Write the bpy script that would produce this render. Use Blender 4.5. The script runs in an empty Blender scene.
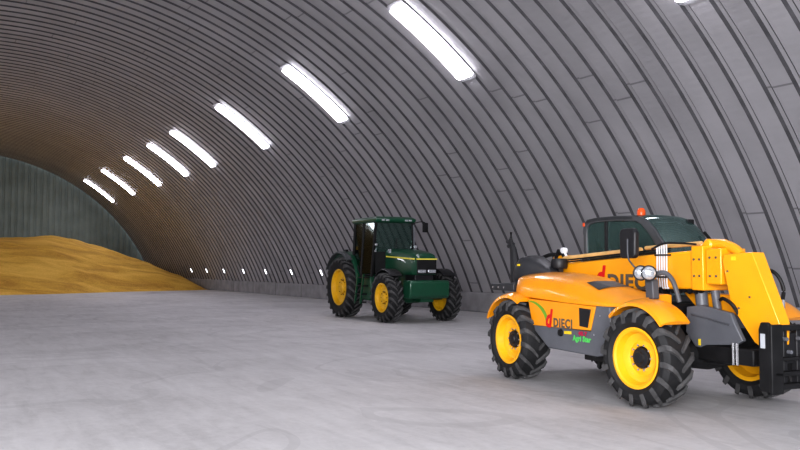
import bpy, bmesh, math, random
from mathutils import Vector, Matrix
random.seed(7)
PI = math.pi
S = bpy.context.scene
COL = S.collection

# ------------------------------------------------------------------ materials
def new_mat(name):
    m = bpy.data.materials.new(name); m.use_nodes = True
    nt = m.node_tree
    return m, nt, nt.nodes['Principled BSDF']

def mat(name, col, rough=0.5, metal=0.0, var=0.12, scale=6.0, bump=0.0, coat=0.0, spec=0.5):
    m, nt, b = new_mat(name)
    b.inputs['Roughness'].default_value = rough
    b.inputs['Metallic'].default_value = metal
    b.inputs['Coat Weight'].default_value = coat
    b.inputs['Specular IOR Level'].default_value = spec
    tc = nt.nodes.new('ShaderNodeTexCoord')
    n = nt.nodes.new('ShaderNodeTexNoise'); n.inputs['Scale'].default_value = scale; n.inputs['Detail'].default_value = 5
    nt.links.new(tc.outputs['Object'], n.inputs['Vector'])
    r = nt.nodes.new('ShaderNodeValToRGB')
    r.color_ramp.elements[0].position = 0.3; r.color_ramp.elements[1].position = 0.7
    r.color_ramp.elements[0].color = [c * (1 - var) for c in col] + [1]
    r.color_ramp.elements[1].color = [min(1, c * (1 + var)) for c in col] + [1]
    nt.links.new(n.outputs['Fac'], r.inputs['Fac'])
    nt.links.new(r.outputs['Color'], b.inputs['Base Color'])
    if bump:
        bp = nt.nodes.new('ShaderNodeBump'); bp.inputs['Strength'].default_value = bump; bp.inputs['Distance'].default_value = 0.02
        nt.links.new(n.outputs['Fac'], bp.inputs['Height']); nt.links.new(bp.outputs['Normal'], b.inputs['Normal'])
    return m

def emis(name, col, strength):
    m, nt, b = new_mat(name)
    b.inputs['Base Color'].default_value = (0.8, 0.8, 0.8, 1)
    b.inputs['Emission Color'].default_value = (*col, 1)
    b.inputs['Emission Strength'].default_value = strength
    n = nt.nodes.new('ShaderNodeTexNoise'); n.inputs['Scale'].default_value = 3
    r = nt.nodes.new('ShaderNodeMapRange'); r.inputs['To Min'].default_value = 0.1; r.inputs['To Max'].default_value = 0.4
    nt.links.new(n.outputs['Fac'], r.inputs['Value']); nt.links.new(r.outputs['Result'], b.inputs['Roughness'])
    return m

def glass(name, tint, gloss=0.12, diffuse_mix=0.0, dcol=(.1, .16, .15)):
    m = bpy.data.materials.new(name); m.use_nodes = True
    nt = m.node_tree; nt.nodes.clear()
    out = nt.nodes.new('ShaderNodeOutputMaterial')
    tr = nt.nodes.new('ShaderNodeBsdfTransparent'); tr.inputs['Color'].default_value = (*tint, 1)
    gl = nt.nodes.new('ShaderNodeBsdfGlossy'); gl.inputs['Roughness'].default_value = 0.04; gl.inputs['Color'].default_value = (.8, .92, .9, 1)
    lw = nt.nodes.new('ShaderNodeLayerWeight'); lw.inputs['Blend'].default_value = 0.3
    mr = nt.nodes.new('ShaderNodeMapRange'); mr.inputs['To Min'].default_value = gloss * 0.4; mr.inputs['To Max'].default_value = gloss * 3
    mx = nt.nodes.new('ShaderNodeMixShader')
    nt.links.new(lw.outputs['Fresnel'], mr.inputs['Value']); nt.links.new(mr.outputs['Result'], mx.inputs['Fac'])
    nt.links.new(tr.outputs[0], mx.inputs[1]); nt.links.new(gl.outputs[0], mx.inputs[2])
    df = nt.nodes.new('ShaderNodeBsdfDiffuse'); df.inputs['Color'].default_value = (*dcol, 1)  # dull teal share blended in so the panes come out paler
    n = nt.nodes.new('ShaderNodeTexNoise'); n.inputs['Scale'].default_value = 4
    mn = nt.nodes.new('ShaderNodeMapRange'); mn.inputs['To Min'].default_value = diffuse_mix * .8; mn.inputs['To Max'].default_value = diffuse_mix * 1.2
    nt.links.new(n.outputs['Fac'], mn.inputs['Value'])
    m2 = nt.nodes.new('ShaderNodeMixShader'); nt.links.new(mn.outputs['Result'], m2.inputs['Fac'])
    nt.links.new(mx.outputs[0], m2.inputs[1]); nt.links.new(df.outputs[0], m2.inputs[2])
    nt.links.new(m2.outputs[0], out.inputs['Surface'])
    return m

def N(nt, t, **kw):
    n = nt.nodes.new(t)
    for k, v in kw.items():
        if k in ('operation', 'blend_type', 'data_type', 'noise_dimensions', 'wave_type', 'bands_direction'): setattr(n, k, v)
        else: n.inputs[k].default_value = v
    return n

def mth(nt, op, a, b=None):
    n = nt.nodes.new('ShaderNodeMath'); n.operation = op
    for i, v in enumerate((a, b)):
        if v is None: continue
        if isinstance(v, (int, float)): n.inputs[i].default_value = v
        else: nt.links.new(v, n.inputs[i])
    return n.outputs[0]

PITCH = 0.680          # width of one arch panel
CX, CZ, RAD = 2.2, -5.4, 16.6

def mat_vault():
    m, nt, b = new_mat('galvanised_arch_sheet')
    tc = N(nt, 'ShaderNodeTexCoord')
    sp = N(nt, 'ShaderNodeSeparateXYZ'); nt.links.new(tc.outputs['Object'], sp.inputs[0])
    ang = mth(nt, 'ARCTAN2', mth(nt, 'SUBTRACT', sp.outputs['Z'], CZ), mth(nt, 'SUBTRACT', sp.outputs['X'], CX))
    s = mth(nt, 'MULTIPLY', ang, RAD)
    pan = mth(nt, 'FLOOR', mth(nt, 'DIVIDE', mth(nt, 'SUBTRACT', sp.outputs['Y'], -.02), PITCH))
    wn = N(nt, 'ShaderNodeTexWhiteNoise', noise_dimensions='1D'); nt.links.new(pan, wn.inputs['W'])
    # overlap joints: a short dark line across each panel, staggered
    q = mth(nt, 'FRACT', mth(nt, 'ADD', mth(nt, 'DIVIDE', s, 7.4), mth(nt, 'MULTIPLY', wn.outputs['Value'], 1.0)))
    joint = mth(nt, 'LESS_THAN', q, 0.006)
    # crimp ripples along the arch
    rip = mth(nt, 'SINE', mth(nt, 'MULTIPLY', s, 2 * PI / 0.17))
    ns = N(nt, 'ShaderNodeTexNoise', Scale=0.6, Detail=6.0); nt.links.new(tc.outputs['Object'], ns.inputs['Vector'])
    r = N(nt, 'ShaderNodeValToRGB'); r.color_ramp.elements[0].position = .3; r.color_ramp.elements[1].position = .72
    r.color_ramp.elements[0].color = (.37, .362, .378, 1); r.color_ramp.elements[1].color = (.455, .446, .465, 1)
    nt.links.new(ns.outputs['Fac'], r.inputs['Fac'])
    tone = mth(nt, 'MULTIPLY_ADD', wn.outputs['Value'], 0.12)
    tone_n = tone.node; tone_n.inputs[2].default_value = 0.92
    mul = N(nt, 'ShaderNodeMix', data_type='RGBA', blend_type='MULTIPLY'); mul.inputs['Factor'].default_value = 1
    nt.links.new(r.outputs['Color'], mul.inputs['A']); nt.links.new(tone, mul.inputs['B'])
    mx = N(nt, 'ShaderNodeMix', data_type='RGBA'); mx.inputs['B'].default_value = (.1, .1, .105, 1)
    nt.links.new(mth(nt, 'MULTIPLY', joint, 0.6), mx.inputs['Factor']); nt.links.new(mul.outputs['Result'], mx.inputs['A'])
    nt.links.new(mx.outputs['Result'], b.inputs['Base Color'])
    bp = N(nt, 'ShaderNodeBump', Strength=0.12, Distance=0.01)
    nt.links.new(mth(nt, 'ADD', rip, mth(nt, 'MULTIPLY', ns.outputs['Fac'], 1.5)), bp.inputs['Height'])
    nt.links.new(bp.outputs['Normal'], b.inputs['Normal'])
    b.inputs['Roughness'].default_value = 0.5; b.inputs['Metallic'].default_value = 0.25
    return m

def mat_floor():
    m, nt, b = new_mat('dusty_concrete_floor')
    tc = N(nt, 'ShaderNodeTexCoord')
    n1 = N(nt, 'ShaderNodeTexNoise', Scale=0.35, Detail=8.0, Roughness=0.65); nt.links.new(tc.outputs['Object'], n1.inputs['Vector'])
    mp = N(nt, 'ShaderNodeMapping'); mp.inputs['Rotation'].default_value = (0, 0, 0.5); mp.inputs['Scale'].default_value = (2.6, 0.5, 1)
    nt.links.new(tc.outputs['Object'], mp.inputs[0])
    n2 = N(nt, 'ShaderNodeTexNoise', Scale=1.4, Detail=8.0, Roughness=0.7, Distortion=0.6); nt.links.new(mp.outputs[0], n2.inputs['Vector'])
    n3 = N(nt, 'ShaderNodeTexNoise', Scale=9.0, Detail=6.0, Roughness=0.75); nt.links.new(tc.outputs['Object'], n3.inputs['Vector'])
    a = mth(nt, 'ADD', mth(nt, 'MULTIPLY', n1.outputs['Fac'], .45), mth(nt, 'ADD', mth(nt, 'MULTIPLY', n2.outputs['Fac'], .35), mth(nt, 'MULTIPLY', n3.outputs['Fac'], .2)))
    r = N(nt, 'ShaderNodeValToRGB'); e = r.color_ramp.elements
    e[0].position = .36; e[0].color = (.41, .402, .405, 1); e[1].position = .62; e[1].color = (.64, .63, .635, 1)
    k = e.new(.49); k.color = (.54, .53, .535, 1)
    nt.links.new(a, r.inputs['Fac'])
    # curved wheel tracks in the dust
    wv = N(nt, 'ShaderNodeTexNoise', Scale=0.16, Detail=2.0, Distortion=1.5); nt.links.new(tc.outputs['Object'], wv.inputs['Vector'])
    band = mth(nt, 'FRACT', mth(nt, 'MULTIPLY', wv.outputs['Fac'], 7.0))
    line = mth(nt, 'MULTIPLY', mth(nt, 'LESS_THAN', mth(nt, 'ABSOLUTE', mth(nt, 'SUBTRACT', band, .5)), .06), mth(nt, 'MULTIPLY', n3.outputs['Fac'], .35))
    mx = N(nt, 'ShaderNodeMix', data_type='RGBA'); mx.inputs['B'].default_value = (.3, .295, .3, 1)
    nt.links.new(line, mx.inputs['Factor']); nt.links.new(r.outputs['Color'], mx.inputs['A'])
    nt.links.new(mx.outputs['Result'], b.inputs['Base Color'])
    b.inputs['Roughness'].default_value = .75
    bp = N(nt, 'ShaderNodeBump', Strength=.35, Distance=.02); nt.links.new(a, bp.inputs['Height']); nt.links.new(bp.outputs['Normal'], b.inputs['Normal'])
    return m

def mat_grain():
    m, nt, b = new_mat('wheat_grain')
    tc = N(nt, 'ShaderNodeTexCoord')
    mp = N(nt, 'ShaderNodeMapping'); mp.inputs['Scale'].default_value = (.25, .9, .9); mp.inputs['Rotation'].default_value = (0, 0, .25)
    nt.links.new(tc.outputs['Object'], mp.inputs[0])
    n1 = N(nt, 'ShaderNodeTexNoise', Scale=.9, Detail=8.0, Roughness=.65, Distortion=.8); nt.links.new(mp.outputs[0], n1.inputs['Vector'])
    n2 = N(nt, 'ShaderNodeTexNoise', Scale=12.0, Detail=5.0); nt.links.new(tc.outputs['Object'], n2.inputs['Vector'])
    a = mth(nt, 'ADD', mth(nt, 'MULTIPLY', n1.outputs['Fac'], .75), mth(nt, 'MULTIPLY', n2.outputs['Fac'], .25))
    r = N(nt, 'ShaderNodeValToRGB'); e = r.color_ramp.elements
    e[0].position = .33; e[0].color = (.42, .205, .03, 1); e[1].position = .66; e[1].color = (.86, .56, .13, 1)
    k = e.new(.5); k.color = (.68, .405, .065, 1)
    nt.links.new(a, r.inputs['Fac']); nt.links.new(r.outputs['Color'], b.inputs['Base Color'])
    b.inputs['Roughness'].default_value = .9
    bp = N(nt, 'ShaderNodeBump', Strength=.5, Distance=.06); nt.links.new(a, bp.inputs['Height']); nt.links.new(bp.outputs['Normal'], b.inputs['Normal'])
    return m

def mat_curb():
    m = mat('cast_concrete', (.27, .265, .275), .85, 0, .22, 1.6, .3)
    nt = m.node_tree; b = nt.nodes['Principled BSDF']
    tc = N(nt, 'ShaderNodeTexCoord'); sp = N(nt, 'ShaderNodeSeparateXYZ'); nt.links.new(tc.outputs['Object'], sp.inputs[0])
    j = mth(nt, 'LESS_THAN', mth(nt, 'FRACT', mth(nt, 'DIVIDE', mth(nt, 'ADD', sp.outputs['Y'], 4.0), 3.9)), .012)
    mx = N(nt, 'ShaderNodeMix', data_type='RGBA'); mx.inputs['B'].default_value = (.05, .05, .05, 1)
    nt.links.new(j, mx.inputs['Factor']); nt.links.new(b.inputs['Base Color'].links[0].from_socket, mx.inputs['A'])
    nt.links.new(mx.outputs['Result'], b.inputs['Base Color'])
    return m

M = dict(
    vault=mat_vault(), floor=mat_floor(), grain=mat_grain(),
    groove_slope=mat('dark_groove_slope', (.075, .073, .08), .6, .1, .3, 3.0),  # darker tone for the sloped sides of the roof grooves only
    endwall=mat('green_grey_sheet', (.20, .245, .235), .55, .2, .15, .8),
    curb=mat_curb(),
    joint=mat('dark_joint', (.07, .07, .07), .9),
    skylight=emis('translucent_sheet', (.93, .90, 1.0), 17.0),
    slot=emis('daylight_slot', (.95, .95, 1.0), 4.0),
    slotframe=mat('slot_frame', (.3, .3, .31), .5, .4),
    orange=mat('orange_paint', (.90, .335, .008), .32, 0, .06, 2.0, 0, .5),
    boom_paint=mat('yellow_orange_paint', (.90, .375, .008), .38, 0, .07, 2.5, 0, .3),
    rim=mat('yellow_rim_paint', (.88, .43, .012), .4, 0, .06, 5.0, 0, .2),
    tan=mat('tan_hose_sleeve', (.72, .44, .17), .5, 0, .15, 8.0),
    cover=mat('black_cover_plastic', (.03, .031, .035), .45, 0, .15, 5.0),
    dgrey=mat('dark_grey_plastic', (.075, .078, .088), .5, 0, .12, 5.0),
    cabgrey=mat('cab_dark_grey', (.062, .066, .072), .4, 0, .1, 3.0),
    mgrey=mat('grey_paint', (.115, .12, .135), .45, 0, .12, 3.0),
    black=mat('black_steel', (.011, .011, .012), .55, 0, .3, 6.0, 0, 0, .3),
    bplastic=mat('black_plastic', (.013, .013, .015), .5, 0, .2, 6.0),
    rubber=mat('tyre_rubber', (.011, .011, .012), .7, 0, .35, 9.0, .2),
    lug=mat('dusty_tyre_lug', (.06, .059, .06), .8, 0, .4, 7.0, .2),
    silver=mat('bright_steel', (.75, .75, .77), .25, .9, .05),
    white=mat('white_pipe', (.72, .72, .74), .4, 0, .05),
    lamp=mat('lamp_glass', (.50, .52, .55), .12, .55, .35, 30),
    amber=mat('amber_plastic', (.75, .09, .01), .3, 0, .1),
    red=mat('red_decal', (.62, .008, .012), .45),
    greyd=mat('grey_decal', (.10, .085, .07), .5),
    greend=mat('green_decal', (.16, .36, .03), .45),
    lime=mat('lime_decal', (.10, .62, .12), .45),
    crimson=mat('crimson_decal', (.45, .01, .06), .45),
    yellowd=mat('yellow_sticker', (.82, .60, .02), .5),
    whited=mat('pale_sticker', (.45, .47, .5), .5),
    glass=glass('tinted_teal_glass', (.40, .56, .54), .30, .30, (.10, .17, .16)),
    wglass=glass('green_windscreen', (.30, .40, .36), .30, .25, (.06, .11, .095)),
    tglass=glass('dark_cab_glass', (.07, .085, .085), .26),
    seat=mat('seat_fabric', (.03, .03, .035), .8),
    green=mat('green_tractor_paint', (.005, .062, .03), .35, 0, .12, 3.0, 0, .3),
    tyellow=mat('yellow_wheel_paint', (.70, .40, .012), .45, 0, .1, 5.0),
    stripe=mat('yellow_stripe', (.85, .72, .10), .4),
    tgrey=mat('fender_grey', (.06, .065, .068), .6),
)

# ------------------------------------------------------------------ mesh helpers
def link(name, bm, m, parent=None, smooth=False, bevel=0.0, seg=2, kind=None, label=None, angle=35):
    bmesh.ops.recalc_face_normals(bm, faces=bm.faces)
    me = bpy.data.meshes.new(name); bm.to_mesh(me); bm.free()
    mats = m if isinstance(m, (list, tuple)) else [m]
    for x in mats: me.materials.append(x)
    o = bpy.data.objects.new(name, me); COL.objects.link(o)
    if parent is not None: o.parent = parent
    if bevel:
        b = o.modifiers.new('Bevel', 'BEVEL'); b.width = bevel; b.segments = seg; b.limit_method = 'ANGLE'; b.angle_limit = math.radians(40)
    if smooth or bevel:
        for p in me.polygons: p.use_smooth = True
        me.set_sharp_from_angle(angle=math.radians(angle))
    if kind: o['kind'] = kind
    if label: o['label'] = label
    return o

def tag(o, label, cat, group=None, kind=None):
    o['label'] = label; o['category'] = cat
    if group: o['group'] = group
    if kind: o['kind'] = kind
    return o

def empty(name, loc, rz=0):
    o = bpy.data.objects.new(name, None); COL.objects.link(o)
    o.location = loc; o.rotation_euler = (0, 0, rz); o.empty_display_size = .3
    return o

def B(): return bmesh.new()

def box(bm, x0, x1, y0, y1, z0, z1, mi=0):
    v = [bm.verts.new((x, y, z)) for x in (x0, x1) for y in (y0, y1) for z in (z0, z1)]
    for f in ((0, 1, 3, 2), (4, 6, 7, 5), (0, 4, 5, 1), (2, 3, 7, 6), (0, 2, 6, 4), (1, 5, 7, 3)):
        bm.faces.new([v[i] for i in f]).material_index = mi
    return bm

def prism(bm, pts, y0, y1, mi=0):
    """polygon in x,z extruded along y; y0/y1 may be lists (one per point)"""
    n = len(pts)
    ya = y0 if isinstance(y0, (list, tuple)) else [y0] * n
    yb = y1 if isinstance(y1, (list, tuple)) else [y1] * n
    a = [bm.verts.new((p[0], ya[i], p[1])) for i, p in enumerate(pts)]
    b = [bm.verts.new((p[0], yb[i], p[1])) for i, p in enumerate(pts)]
    fs = [bm.faces.new(a), bm.faces.new(b[::-1])]
    for i in range(n):
        j = (i + 1) % n
        fs.append(bm.faces.new((a[i], b[i], b[j], a[j])))
    for f in fs: f.material_index = mi
    return bm

def loft(bm, secs, closed=True, caps=True, mi=0):
    rows = [[bm.verts.new(p) for p in s] for s in secs]
    n = len(rows[0])
    for r0, r1 in zip(rows, rows[1:]):
        for i in range(n if closed else n - 1):
            j = (i + 1) % n
            bm.faces.new((r0[i], r0[j], r1[j], r1[i])).material_index = mi
    if caps and closed:
        bm.faces.new(rows[0]).material_index = mi; bm.faces.new(rows[-1][::-1]).material_index = mi
    return bm

def tube(bm, pts, r, n=8, mi=0):
    pts = [Vector(p) for p in pts]
    secs = []
    up = Vector((0, 0, 1))
    for i, p in enumerate(pts):
        d = (pts[min(i + 1, len(pts) - 1)] - pts[max(i - 1, 0)]).normalized()
        a = d.cross(up)
        if a.length < .05: a = d.cross(Vector((1, 0, 0)))
        a.normalize(); b = d.cross(a)
        rr = r[i] if isinstance(r, (list, tuple)) else r
        secs.append([p + (a * math.cos(2 * PI * k / n) + b * math.sin(2 * PI * k / n)) * rr for k in range(n)])
    return loft(bm, secs, True, True, mi)

def curve(p, n=8):
    """smooth Catmull-Rom through points"""
    p = [Vector(q) for q in p]; out = []
    for i in range(len(p) - 1):
        p0, p1, p2, p3 = p[max(i - 1, 0)], p[i], p[i + 1], p[min(i + 2, len(p) - 1)]
        for k in range(n):
            t = k / n
            out.append(.5 * ((2 * p1) + (p2 - p0) * t + (2 * p0 - 5 * p1 + 4 * p2 - p3) * t * t + (3 * p1 - p0 - 3 * p2 + p3) * t ** 3))
    out.append(p[-1]); return out

def lathe(bm, prof, c=(0, 0, 0), axis='y', n=40, mi=0, close=False):
    """prof: (radius, offset along axis)"""
    rows = []
    for r, a in prof:
        row = []
        for k in range(n):
            t = 2 * PI * k / n; u, v = r * math.cos(t), r * math.sin(t)
            q = {'y': (u, a, v), 'z': (u, v, a), 'x': (a, u, v)}[axis]
            row.append(bm.verts.new((q[0] + c[0], q[1] + c[1], q[2] + c[2])))
        rows.append(row)
    pairs = list(zip(rows, rows[1:])) + ([(rows[-1], rows[0])] if close else [])
    for r0, r1 in pairs:
        for k in range(n):
            j = (k + 1) % n
            bm.faces.new((r0[k], r0[j], r1[j], r1[k])).material_index = mi
    if not close:
        if prof[0][0] > 1e-4: bm.faces.new(rows[0]).material_index = mi
        if prof[-1][0] > 1e-4: bm.faces.new(rows[-1][::-1]).material_index = mi
    return bm

def each(name, bms, m, parent, **k):
    return [link(name, b, m, parent, **k) for b in bms]

def path_fender(path, y0, y1, th=.03):
    """mudguard following a path in x,z, outer lip at y0"""
    bm = B(); secs = []; p = [Vector((a, 0, c)) for a, c in path]; p = curve(p, 4)
    for i, q in enumerate(p):
        d = (p[min(i + 1, len(p) - 1)] - p[max(i - 1, 0)]).normalized(); nn = Vector((-d.z, 0, d.x))
        if i == 0: n0 = nn
        if nn.dot(Vector((0, 0, 1))) < -.2: nn = -nn
        def P(off, y): return (q.x + nn.x * off, y, q.z + nn.z * off)
        s_ = 1 if y1 > y0 else -1
        secs.append([P(-.06, y0), P(-.02, y0 + s_ * .008), P(0, y0 + s_ * .05), P(.02, y0 + s_ * .12), P(.03, (y0 + y1) / 2), P(0, y1), P(-th, y1), P(-th, y0 + s_ * .05), P(-.06, y0 + s_ * .025)])
    return loft(bm, secs)

def poly_obj(name, pts, y, m, parent, th=.006, **k):
    return link(name, prism(B(), pts, y, y - th), m, parent, **k)

def text_obj(name, s, x, z, y, size, m, parent, bold=.0, sx=1.0, shear=0.0, label=None, slope=0.0):
    cu = bpy.data.curves.new(name, 'FONT'); cu.body = s; cu.size = size; cu.offset = bold; cu.extrude = .002; cu.shear = shear; cu.resolution_u = 3; cu.space_character = 1.14
    t = bpy.data.objects.new(name + '_tmp', cu); COL.objects.link(t)
    dg = bpy.context.evaluated_depsgraph_get(); dg.update()
    me = bpy.data.meshes.new_from_object(t.evaluated_get(dg))
    bpy.data.objects.remove(t); bpy.data.curves.remove(cu)
    me.name = name
    o = bpy.data.objects.new(name, me); COL.objects.link(o); o.parent = parent
    me.materials.clear(); me.materials.append(m)
    me.transform(Matrix.Diagonal((sx, 1, 1, 1)))
    me.transform(Matrix.Rotation(PI / 2, 4, 'X')); me.transform(Matrix.Rotation(-slope, 4, 'Y')); me.transform(Matrix.Translation((x, y, z)))
    if label: o['label'] = label
    return o

def make_tyre(bm, r, w, rim_r, nl, lug_h=.035, sweep=.32):
    """agricultural tyre round the y axis, centred on y=0, with chevron lugs"""
    rt = r - lug_h
    h = w / 2
    prof = [(rim_r - .01, -h * .72), (rim_r + .02, -h * .80), (rim_r + (rt - rim_r) * .35, -h * .98), (rim_r + (rt - rim_r) * .62, -h),
            (rt - .05, -h * .93), (rt - .015, -h * .80), (rt, -h * .45), (rt, 0)]
    prof = prof + [(a, -b) for a, b in prof[-2::-1]]
    lathe(bm, prof, n=48, close=True)
    tw = 2 * PI / nl
    for s in (-1, 1):
        for k in range(nl):
            th0 = k * tw + (tw / 2 if s > 0 else 0)
            st = [(.02 * h, rt, lug_h), (.45 * h, rt, lug_h), (.82 * h, rt - .012, lug_h), (1.02 * h, rt - .035, lug_h * .7), (1.06 * h, rt - .10, lug_h * .2)]
            secs = []
            for i, (yy, rb, lh) in enumerate(st):
                f = min(1, yy / h)
                th = th0 + sweep * f ** .8
                hw = (.028 + .016 * f) * (r / .6) ** .6
                sec = []
                for dth, rr in ((-hw, rb - .03), (-hw * .75, rb + lh), (hw * .75, rb + lh), (hw, rb - .03)):
                    a = th + dth / r
                    sec.append((rr * math.cos(a), s * yy, rr * math.sin(a)))
                secs.append(sec)
            n0 = len(bm.faces)
            loft(bm, secs, True, True, 1)
    return bm

def make_wheel(parent, x, y, z, side, r, w, rim_r, nl, rim_m, rz=0, inset=.0, big=False):
    """side -1: outer face towards -y"""
    e = link('wheel', lathe(B(), [(rim_r + .005, -w * .36), (rim_r + .02, -w * .43), (rim_r - .005, -w * .44), (rim_r - .03, -w * .40), (rim_r - .045, -w * .28), (rim_r - .055, -w * .20),
        (rim_r - .10, -w * .17 + inset), (rim_r * .60, -w * .11 + inset), (rim_r * .47, -w * .15 + inset), (rim_r * .40, -w * .15 + inset), (rim_r * .40, -w * .05 + inset), (rim_r * .62, 0 + inset), (rim_r - .06, w * .1),
        (rim_r - .03, w * .40), (rim_r + .02, w * .43), (rim_r + .005, w * .36)], n=40, close=True), rim_m, parent, smooth=True)
    e.location = (x, y, z); e.rotation_euler = (0, 0, rz + (0 if side < 0 else PI))
    tb = make_tyre(B(), r, w, rim_r, nl, .035 if r < .7 else .045, .32 if side < 0 else -.32)
    t = link('tyre', tb, [M['rubber'], M['lug']], e, smooth=True, angle=30)
    hb = B()
    hr = rim_r * .36
    lathe(hb, [(0, -w * .30 + inset), (hr * .55, -w * .29 + inset), (hr * .62, -w * .24 + inset), (hr * .95, -w * .22 + inset), (hr, -w * .14 + inset), (hr, 0), (0, 0)], n=24)
    link('hub', hb, M['bplastic'] if not big else M['tyellow'], e, smooth=True)
    b0 = None
    for k in range(10):
        a = 2 * PI * k / 10
        if b0 is None:
            b0 = bo = link('wheel_bolt', lathe(B(), [(.014, -w * .2 + inset), (.014, -w * .12 + inset)], n=6), M['silver'] if not big else M['black'], e)
        else:
            bo = b0.copy(); COL.objects.link(bo)
        bo.location = (rim_r * .44 * math.cos(a), 0, rim_r * .44 * math.sin(a))
    return e

def fender_bm(cx, cz, r, a0, a1, y0, y1, th=.03, lip=.0, n=18, rx=1.0):
    """curved mudguard of radius r round a y-axis wheel"""
    bm = B(); secs = []
    for k in range(n + 1):
        a = math.radians(a0 + (a1 - a0) * k / n)
        ca, sa = math.cos(a) * rx, math.sin(a)
        def P(rr, y): return (cx + rr * ca, y, cz + rr * sa)
        secs.append([P(r, y0 + .04), P(r - .03 - lip, y0), P(r - .05 - lip, y0 + .01), P(r - th, y0 + .06), P(r - th, y1), P(r, y1)])
    return loft(bm, secs)

# ------------------------------------------------------------------ setting
Y0, Y1 = -6.0, 79.05
def arch_pt(a, r): return (CX + r * math.cos(a), CZ + r * math.sin(a))
A0 = math.asin((0.62 - CZ) / RAD); A1 = PI - A0

bm = B(); box(bm, -14.2, 18.6, Y0 - 3, Y1 + .5, -.2, 0)
link('floor', bm, M['floor'], kind='structure')

bm = B()
NA = 110
depth = .05; OFF = -.02
prof = []
k0 = int(math.floor(Y0 / PITCH)); k1 = int(round((Y1 - OFF) / PITCH))
for k in range(k0, k1):
    y = k * PITCH
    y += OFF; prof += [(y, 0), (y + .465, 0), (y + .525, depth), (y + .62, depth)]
prof.append((k1 * PITCH + OFF, 0))
rows = []
for i in range(NA + 1):
    a = A0 + (A1 - A0) * i / NA
    rows.append([bm.verts.new((*(lambda q: (q[0],))(arch_pt(a, RAD + d)), y, arch_pt(a, RAD + d)[1])) for y, d in prof])
for r0, r1 in zip(rows, rows[1:]):
    for j in range(len(prof) - 1):
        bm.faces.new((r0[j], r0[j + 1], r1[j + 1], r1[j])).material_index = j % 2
ce = link('ceiling', bm, [M['vault'], M['groove_slope']], kind='structure', smooth=True, angle=15)

def curb(name, sgn):
    bm = B()
    xi = 17.55 if sgn > 0 else 2 * CX - 17.55
    xo = xi + sgn * .75
    box(bm, min(xi, xo), max(xi, xo), Y0, Y1, 0, .72)
    o = link(name, bm, M['curb'], kind='structure', bevel=.03)
    return o
curb('wall_right', 1); curb('wall_left', -1)

# end wall of upright corrugated sheet, cut to the arch
bm = B()
cols = []
x = CX - 15.8; i = 0
steps = [(0, 0), (.28, 0), (.33, .07), (.45, .07)]
while x < CX + 15.8:
    for dx, dd in steps:
        xx = x + dx
        if abs(xx - CX) < 16.3: cols.append((xx, dd))
    x += .5
prev = None
for xx, dd in cols:
    h = CZ + math.sqrt(max(0, (RAD + .1) ** 2 - (xx - CX) ** 2))
    h = max(h, .05)
    nz = 4
    cur = [bm.verts.new((xx, Y1 + dd, h * q / nz)) for q in range(nz + 1)]
    if prev:
        for q in range(nz): bm.faces.new((prev[q], cur[q], cur[q + 1], prev[q + 1]))
    prev = cur
link('wall_back', bm, M['endwall'], kind='structure')

# ------------------------------------------------------------------ roof lights
def strip_bm(yc, a_lo, a_hi, wid, r_in, th, n=14):
    bm = B(); secs = []
    for k in range(n + 1):
        f_ = k / n
        if n > 5: f_ = [0, .018][k] if k < 2 else ([.982, 1][k - n + 1] if k > n - 2 else f_)
        a = a_lo + (a_hi - a_lo) * f_
        p0, p1 = arch_pt(a, r_in), arch_pt(a, r_in + th)
        wid_ = wid * (.72 if k in (0, n) and n > 5 else 1); wid__ = wid; wid = wid_
        secs.append([(p0[0], yc - wid / 2, p0[1]), (p0[0], yc + wid / 2, p0[1]), (p1[0], yc + wid / 2, p1[1]), (p1[0], yc - wid / 2, p1[1])])
        wid = wid__
    return loft(bm, secs)
ang_lo = math.atan2(6.95 - CZ, 13.31 - CX) + .010; ang_hi = math.atan2(8.72 - CZ, 11.0 - CX) + .006
order = ['sixth', 'fifth', 'fourth', 'third', 'second']
YS = [11.85, 20.06, 28.3, 36.4, 44.6, 50.1, 56.8, 65.0, 73.1]
LAB = ['glowing roof light strip above the orange telehandler, mostly cut off by the picture edge',
       'largest whole glowing roof light strip, eighth counting out from the end wall',
       'glowing roof light strip, seventh from the end wall, second largest shown whole',
       'glowing roof light strip, sixth counting out from the end wall',
       'glowing roof light strip, fifth counting out from the end wall, close beside the fourth',
       'glowing roof light strip, fourth counting out from the end wall, close beside the fifth',
       'glowing roof light strip, third counting out from the end wall',
       'small glowing roof light strip, second counting out from the end wall',
       'smallest glowing roof light strip, next to the green end wall']
for yc, lab in zip(YS, LAB):
    yc = round((yc - OFF - .2325) / PITCH) * PITCH + OFF + .2325
    o = link('roof_light', strip_bm(yc, ang_lo, ang_hi, .74, RAD - .11, .08), M['skylight'], bevel=.03)
    tag(o, lab, 'roof light', 'row of glowing strips along the arched roof')
    fr = B()
    fb = strip_bm(yc, ang_lo - .008, ang_hi + .008, .80, RAD - .03, .03)
    link('frame', fb, M['slotframe'], o)

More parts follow.
